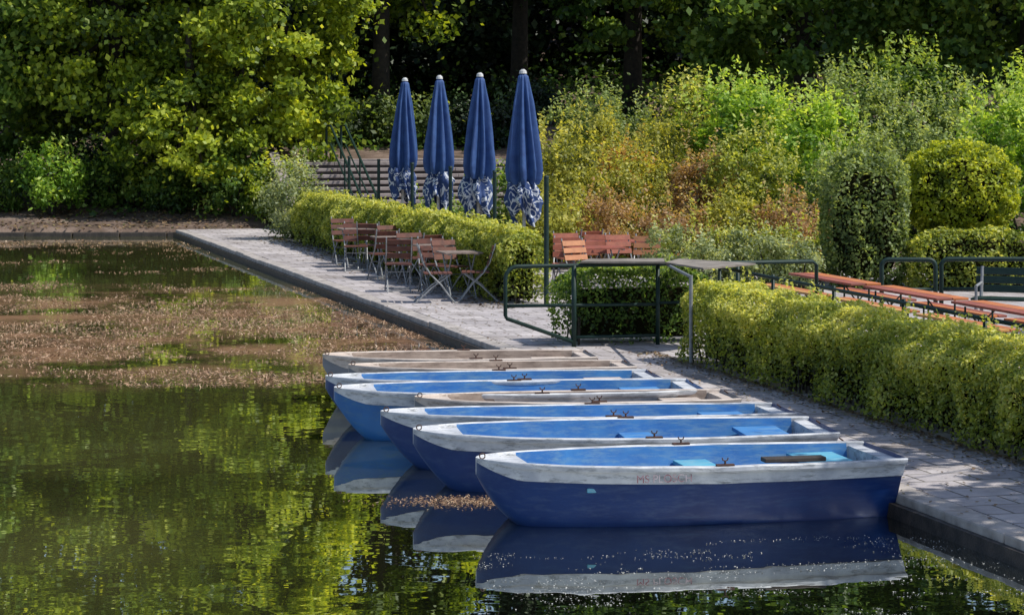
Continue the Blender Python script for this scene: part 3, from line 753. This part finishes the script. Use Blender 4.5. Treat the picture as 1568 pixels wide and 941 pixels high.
X,Y=X[kk],Y[kk]; hh=rng.exponential(.16,len(X))*(1+np.clip((Y-66)/8,0,1.5))
nz_=np.array([mn.noise(Vector((a*.5,b*.5,5))) for a,b in zip(X,Y)])
leaves('ivy_ground_cover',np.stack([X,Y,ground(X,Y)+.03+hh*(1+nz_)],1),.17,.30+.4*nz_+rng.normal(0,.15,len(X)),LM['mid'],up=.8,asp=.8)

# terrace shade tree, right of the frame; its branches dapple quay and boats
e=empty('terrace_shade_tree')
PP=[];VV=[];NN=[]
k=MB(); k.tube([(12.5,20.5,.1),(12.4,20.5,3),(11.6,20.8,5.0),(9.6,21.2,6.4),(8.0,21.6,6.8)],[.3,.25,.18,.08,.02],M['bark'],10)
for c,rad,ncl_,nl_ in (((8.4,17.8,6.4),(1.7,2.2,.4),34,6000),((7.6,23.6,6.4),(1.4,4.2,.4),40,5600)):
    P,v,nb,C=stack_pts(c,rad,ncl_,nl_,cr=.34,flat=.35,shell=.05); PP.append(P);VV.append(v);NN.append(nb)
    for i in range(14):
        b=Vector(C[i]); a=Vector((9.8,20.9,6.2)); k.tube([a,a.lerp(b,.5)+Vector((0,0,.1)),b],[.035,.02,.006],M['bark'],5)
leaves('crown',np.concatenate(PP),.13,np.concatenate(VV),LM['mid'],e,nb=np.concatenate(NN),up=.6,asp=.8)
k.obj('trunk',e,smooth=True)

# ---------------- litter, pond weed ----------------
n=4500; tt=rng.uniform(14,31,n); rr=1.74-rng.exponential(.12,n) 
P=np.array([Q(a,b,QZ+.012+rng.random()*.01) for a,b in zip(tt,rr) if b>.05])
leaves('leaf_litter',P,.045,rng.random(len(P)),LM['litter'],up=3.0)
n=900; P=np.array([Q(a,b,QZ+.012) for a,b in zip(rng.uniform(14,40,n),rng.uniform(.02,1.7,n))])
leaves('leaf_litter',P,.04,rng.random(n),LM['litter'],up=3.0)
n=2500; tt=rng.uniform(38,60,n); rr=1.85-rng.exponential(.2,n)
P=np.array([Q(a,b,QZ+.012) for a,b in zip(tt,rr) if b>.05]); leaves('leaf_litter',P,.06,rng.random(len(P)),LM['litter'],up=3.0)
n=4000; X=rng.uniform(-22,-5.5,n); Y=rng.uniform(62.4,67,n); t_,r_=QI(X,Y); kk=r_<2.2; X,Y=X[kk],Y[kk]
leaves('leaf_litter',np.stack([X,Y,ground(X,Y)+.04],1),.11,rng.random(len(X)),LM['litter'],up=2.0)

n=300000
Y=1/rng.uniform(1/60.5,1/24.5,n); X=rng.uniform(-15,6,n); t_,r_=QI(X,Y)
kk=(r_<-.06)&(np.abs(X)<Y*.235); X,Y,r_=X[kk],Y[kk],r_[kk]
def fld(x,y): return .8*mn.noise(Vector((x*.30,y*.40,3)))+.7*mn.noise(Vector((x*.6,y*1.0,7)))+.5*mn.noise(Vector((x*2.0,y*2.2,1)))
D=np.array([fld(a,b) for a,b in zip(X,Y)])
band=.46*np.exp(-((Y-35.5)/5.5)**2)
left=np.clip((0.2-X/Y*10)/2.5,-.3,.25)
near=-.55*np.clip((29-Y)/2.0,0,1.5)
far_=-.20*np.clip((Y-44)/3,0,1)+.36*np.clip((Y-53)/3,0,1)
S_=D+band+left*.6+near+far_-.20
kk=(S_>-.08)&(rng.random(len(S_))<np.clip(.07+S_*1.4,0,.95)); X,Y,S_=X[kk],Y[kk],S_[kk]
n=len(X); P=np.stack([X,Y,rng.uniform(.002,.012,n)],1)
leaves('floating_pond_weed',P,.065,.48+rng.normal(0,.25,n),LM['weed'],up=1.8,asp=.2)
n=1500; X=-.35+rng.normal(0,.30,n); Y=19.9+rng.normal(0,.14,n); P=np.stack([X,Y,np.full(n,.006)],1)
leaves('floating_leaf_drift',P,.032,rng.random(n),LM['weed'],up=2.5,asp=.25)
n=9000; X=rng.uniform(-.3,5,n); Y=rng.uniform(15.2,18.9,n); t_,r_=QI(X,Y)
D=np.array([mn.noise(Vector((a*1.2,b*3,0)))+.6*mn.noise(Vector((a*4,b*9,4))) for a,b in zip(X,Y)])
kk=(r_<-.05)&(D>.12)&(Y<17.6+.3*X); n=kk.sum()
leaves('floating_specks',np.stack([X[kk],Y[kk],np.full(n,.004)],1),.014,rng.random(n),LM['speck'],up=3,asp=.6)

# ---------------- light, sky, camera ----------------
el=math.radians(54); hd=Vector((.97,-.22,0)).normalized()
d=Vector((hd.x*math.cos(el),hd.y*math.cos(el),math.sin(el)))
L=bpy.data.lights.new('sun','SUN'); L.energy=5.0; L.angle=math.radians(.5); L.color=(1,.96,.87)
lo=link(bpy.data.objects.new('sun',L)); lo.rotation_euler=d.to_track_quat('Z','Y').to_euler()
wd=bpy.data.worlds.new('World'); scene.world=wd; wd.use_nodes=True; nt=wd.node_tree
bg=nt.nodes['Background']; sk=nt.nodes.new('ShaderNodeTexSky'); sk.sky_type='NISHITA'; sk.sun_disc=False
sk.sun_elevation=el; sk.sun_rotation=math.atan2(hd.x,hd.y); nt.links.new(sk.outputs[0],bg.inputs[0]); bg.inputs[1].default_value=.15
cam=bpy.data.cameras.new('camera'); cam.sensor_width=36; cam.lens=85.4; cam.shift_y=-301/1568; cam.clip_end=2000
co=link(bpy.data.objects.new('camera',cam)); co.location=(0,0,3.2); co.rotation_euler=(math.radians(90),0,0)
scene.camera=co
scene.view_settings.view_transform='Standard'; scene.view_settings.look='None'; scene.view_settings.exposure=0
